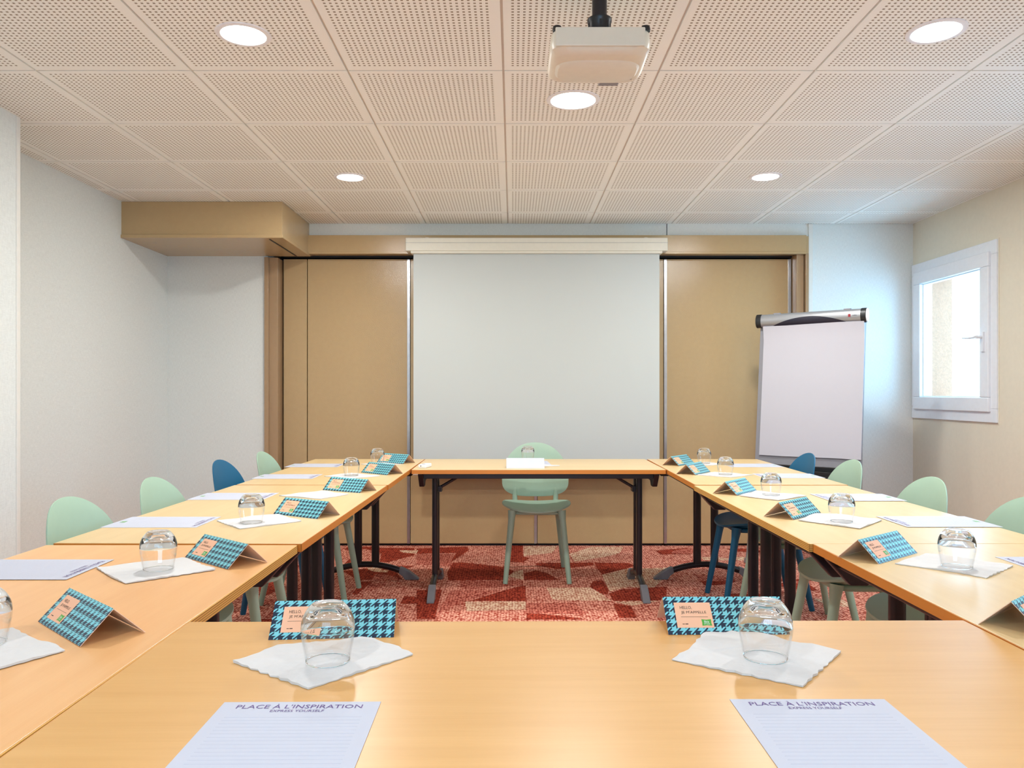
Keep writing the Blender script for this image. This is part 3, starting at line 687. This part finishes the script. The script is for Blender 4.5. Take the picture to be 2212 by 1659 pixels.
# ------------------------------------------------------------------ note sheets
sheet0 = None
def sheet(cx, cy, rz, label, z=TOP+0.0003):
    global sheet0
    if sheet0 is None:
        m = MB(); m.box((-0.105, -0.1485, 0), (0.105, 0.1485, 0.0006)); sheet0 = m.build('note_sheet', 'paper')
        tag(sheet0, label, 'paper', 'note sheets laid out on the tables')
        m = MB(); text_mesh(m, "PLACE À L'INSPIRATION", 0.166, 0.0150, 0, 0.1335, 0.0009); m.build('printed_heading', 'ink_purple', sheet0)
        m = MB(); text_mesh(m, 'EXPRESS YOURSELF', 0.070, 0.0072, 0, 0.1180, 0.0009); m.build('printed_subheading', 'ink_purple', sheet0)
        m = MB()
        for k in range(22): m.box((-0.088, 0.098-k*0.0098, 0.0006), (0.088, 0.0982-k*0.0098, 0.00072))
        m.build('ruled_lines', 'ink_grey', sheet0)
        m = MB(); c = [(-0.012, -0.135), (0, -0.134), (0.012, -0.135), (0.0112, -0.127), (0.012, -0.119), (0, -0.120), (-0.012, -0.119), (-0.0112, -0.127)]
        m.add([(x, y, 0.0009) for x, y in c], [tuple(range(8))], 0); text_mesh(m, 'ibis', 0.012, 0.006, 0, -0.125, 0.0012, 1); text_mesh(m, 'STYLES', 0.015, 0.003, 0, -0.1305, 0.0012, 1)
        m.build('printed_logo', ['green', 'white_ink'], sheet0); o = sheet0
    else: o = dup(sheet0, label=label)
    o.location = (cx, cy, z); o.rotation_euler = (0, 0, rz)
sheet(-0.281, 0.9135, math.radians(0.6), 'white sheet headed in purple at front left, cut by the bottom of the picture')
sheet(0.399, 0.9230, 0, 'white sheet headed in purple at front right, cut by the bottom of the picture')
LS = -0.995-0.1485+0.01
sheet(-1.143, 1.863, -PI/2, 'white note sheet cut by the left edge of the picture, nearest in the left row')
sheet(-1.126, 2.540, -PI/2, 'white note sheet beside the nearest mint chair of the left row')
sheet(-1.119, 3.170, -PI/2, 'white note sheet beside the second mint chair of the left row')
sheet(-1.118, 3.917, -PI/2, 'white note sheet beside the blue chair of the left row')
sheet(-1.130, 4.515, -PI/2, 'white note sheet farthest in the left row')
sheet(1.370, 1.895, PI/2, 'white note sheet cut by the right edge of the picture')
sheet(1.370, 2.550, PI/2, 'white note sheet beside the chair at the right edge of the picture')
sheet(1.368, 3.140, PI/2, 'white note sheet in front of the chair below the window')
sheet(1.375, 3.950, PI/2, 'white note sheet in front of the sage chair by the flipchart')
sheet(1.370, 4.515, PI/2, 'white note sheet farthest in the right row, in front of the flipchart')
sheet(0.110, 4.66, PI+0.05, 'white note sheet on the far table behind the blank card')

# ------------------------------------------------------------------ napkins and tumblers
def napkin(px, label, lift=None, world=None, seed=0):
    pts = [on(*p) for p in px] if px else [Vector((x, y, TOP)) for x, y in world]
    r = random.Random(seed+3)
    if sum(pts[i].x*pts[(i+1) % len(pts)].y-pts[(i+1) % len(pts)].x*pts[i].y for i in range(len(pts))) < 0: pts.reverse()
    c = sum(pts, Vector())/len(pts); out = []; hs = []
    ph = r.uniform(0, 6); sd = 0
    for i, p in enumerate(pts):
        q = pts[(i+1) % len(pts)]; d = (q-p); n = Vector((d.y, -d.x, 0)).normalized(); K = max(4, int(d.length/0.012))
        wavy = 0.0026 if d.length > 0.05 else 0.0006
        for k in range(K):
            t = k/K; s_ = math.sin(t*PI); out.append(p+d*t+n*(wavy*s_*math.sin(t*d.length*260+ph+i))-c)
    K = len(out)
    def lifted(p):
        h = 0.0
        if lift:
            l = on(lift[0], lift[1])-c; dd = (p-l).length; h = lift[2]*max(0, 1-dd/lift[3])**1.6
        return h
    m = MB(); vs = []; fs = []
    for rr in (1.0, 0.93, 0.7, 0.45, 0.2):
        for j, p in enumerate(out):
            z = 0.0030+0.0007*math.sin(p.x*60+ph)*math.sin(p.y*75+ph)+(0.0012*math.sin(j*0.55+ph) if rr > 0.9 else 0)
            vs.append((p.x*rr, p.y*rr, z+lifted(p*rr)))
    vs.append((0, 0, 0.0032)); cc = len(vs)-1
    base = len(vs)
    for p in out: vs.append((p.x*0.995, p.y*0.995, lifted(p)))
    bc = len(vs); vs.append((0, 0, 0))
    for a in range(4):
        for i in range(K):
            j = (i+1) % K; fs.append((a*K+i, a*K+j, (a+1)*K+j, (a+1)*K+i))
    for i in range(K):
        j = (i+1) % K; fs.append((4*K+i, 4*K+j, cc)); fs.append((i, base+i, base+j, j)); fs.append((base+j, base+i, bc))
    m.add(vs, fs); o = m.build('paper_napkin', 'napkin', None, smooth=True); o.location = (c.x, c.y, TOP+0.0004)
    tag(o, label, 'napkin', 'paper napkins on the tables')
napkin([(502.8,1432.4), (666,1490.6), (892,1416), (850,1398), (830,1392), (810,1383), (778.7,1380.5), (600,1398)], 'large folded paper napkin under the front left glass', seed=1)
napkin([(1451,1427), (1734.8,1485.8), (1816.8,1411), (1754,1393), (1705,1388), (1625,1366), (1559,1356), (1520,1372), (1487,1406)], 'large folded paper napkin with a lifted corner under the front right glass', lift=(1559, 1352, 0.012, 0.06), seed=2)
napkin([(-75,1465), (0,1446), (140.3,1407), (120,1396), (89.7,1388), (27.5,1360.6), (-60,1375)], 'paper napkin cut by the left edge of the picture', seed=3)
napkin([(207.6,1227.8), (240,1248), (271,1261.5), (465.3,1231.6), (395,1206.3)], 'paper napkin second from the near end of the left row', seed=4)
napkin([(468,1126.6), (518,1143.8), (651,1127), (600,1112.5), (586,1112)], 'paper napkin third from the near end of the left row', seed=5)
napkin([(602.8,1071.6), (693,1079), (752,1069), (695,1061)], 'paper napkin without a glass, behind the third name card of the left row', seed=6)
napkin([(700,1029.3), (760,1034.5), (820.5,1029), (758,1022.6)], 'paper napkin under the fourth glass of the left row', seed=7)
napkin([(780,1003.5), (824,1006), (866,1003.5), (820,999.5)], 'paper napkin farthest in the left row', seed=8)
napkin([(1933,1219), (2070,1238), (2130.5,1250.4), (2188.7,1224.3), (2090,1208), (1998.8,1197.7)], 'paper napkin nearest in the right row, in window glare', seed=9)
napkin([(1724,1124.8), (1857.6,1142.8), (1905,1124.8), (1830,1114), (1763.4,1109.5)], 'paper napkin second from the near end of the right row', seed=10)
napkin([(1596.5,1071.6), (1681,1081.8), (1742,1071.6), (1633,1061.5)], 'paper napkin third from the near end of the right row', seed=11)
napkin([(1506.6,1027), (1580,1032), (1627,1026.5), (1545,1020.5)], 'paper napkin fourth from the near end of the right row', seed=12)
napkin([(1484,1003), (1530,1006.5), (1566,1003), (1525,999)], 'paper napkin farthest in the right row', seed=13)
napkin(None, 'paper napkin on the far table beside the blank card', world=[(0.09, 4.50), (0.20, 4.555), (0.265, 4.47), (0.16, 4.50-0.045)], seed=14)

glass0 = None
def tumbler(px, py, label, z=TOP+0.0040, world=None):
    global glass0
    p = on(px, py, z) if world is None else Vector((*world, z))
    if glass0 is None:
        outer = [(0.0335, 0.0), (0.0345, 0.008), (0.0372, 0.022), (0.0400, 0.038), (0.0410, 0.050), (0.0400, 0.061), (0.0365, 0.072), (0.0305, 0.0815), (0.0260, 0.0865), (0.0235, 0.0885), (0.0200, 0.0885), (0.012, 0.0870), (0, 0.0866)]
        inner = [(0, 0.0760), (0.010, 0.0758), (0.020, 0.0735), (0.0285, 0.0690), (0.0345, 0.0620), (0.0380, 0.0540), (0.0393, 0.0480), (0.0383, 0.037), (0.0355, 0.0215), (0.0329, 0.008), (0.0321, 0.0), (0.0335, 0.0)]
        def fine(pr):
            out = []
            for i in range(len(pr)-1):
                p0 = pr[max(i-1, 0)]; p1 = pr[i]; p2 = pr[i+1]; p3 = pr[min(i+2, len(pr)-1)]
                for k in range(3):
                    t = k/3; out.append(tuple(max(0, 0.5*(2*p1[a]+(p2[a]-p0[a])*t+(2*p0[a]-5*p1[a]+4*p2[a]-p3[a])*t*t+(-p0[a]+3*p1[a]-3*p2[a]+p3[a])*t**3)) for a in (0, 1)))
            out.append(pr[-1]); return out
        o_, i_ = fine(outer), fine(inner); o_[-1] = (0, 0.0866); i_[0] = (0, 0.0760)
        m = MB(); m.lathe(o_, 64); m.lathe(i_, 64)
        glass0 = m.build('tumbler', ['glass', 'glass_wall'], None, smooth=True)
        me = glass0.data
        import bmesh
        bm = bmesh.new(); bm.from_mesh(me); bmesh.ops.remove_doubles(bm, verts=bm.verts, dist=0.00002); bmesh.ops.recalc_face_normals(bm, faces=bm.faces); bm.to_mesh(me); bm.free()
        for pl in me.polygons: pl.use_smooth = True; zc = sum(me.vertices[v].co.z for v in pl.vertices)/len(pl.vertices); pl.material_index = 1 if 0.0012 < zc < 0.050 else 0
        tag(glass0, label, 'glass', 'upside-down glass tumblers'); o = glass0
    else: o = dup(glass0, label=label)
    o.location = p; return o
tumbler(708.6, 1427, 'upside-down tumbler at front left, in front of a name card')
tumbler(1653.4, 1420, 'upside-down tumbler at front right, in front of a name card')
tumbler(-36, 1390, 'upside-down tumbler cut by the left edge of the picture')
tumbler(342.3, 1229, 'upside-down tumbler second from the near end of the left row')
tumbler(543.3, 1128, 'upside-down tumbler third from the near end of the left row')
tumbler(759, 1027, 'upside-down tumbler fourth from the near end of the left row')
tumbler(815.4, 1001.5, 'upside-down tumbler farthest in the left row')
tumbler(2067, 1224, 'upside-down tumbler nearest in the right row, in window glare')
tumbler(1818, 1126, 'upside-down tumbler second from the near end of the right row')
tumbler(1665.6, 1069, 'upside-down tumbler third from the near end of the right row')
tumbler(1567, 1025, 'upside-down tumbler fourth from the near end of the right row')
tumbler(1521, 1001, 'upside-down tumbler farthest in the right row')
tumbler(0, 0, 'upside-down tumbler on the far table in front of the sage chair', world=(0.092, 4.86), z=TOP)

# small white remote on the far table
e = empty('remote_receiver', (-0.49, 4.40, TOP), math.radians(-14), 'small white box-shaped device on the left corner of the far table', 'device')
m = MB(); m.box((-0.022, -0.05, 0.0), (0.022, 0.05, 0.020)); m.build('housing', 'white_plastic', e, bevel=0.005, seg=3)
m = MB(); m.T = Matrix.Translation((-0.006, -0.0505, 0.012)) @ Matrix.Rotation(PI/2, 4, 'X'); m.lathe([(0, 0.001), (0.0028, 0.001), (0.003, 0)], 12); m.build('socket', 'hole', e)
m = MB(); m.T = Matrix.Translation((0, -0.02, 0.020)); m.lathe([(0.009, 0), (0.009, 0.001), (0, 0.001)], 20); m.build('button', 'grey_cap', e)
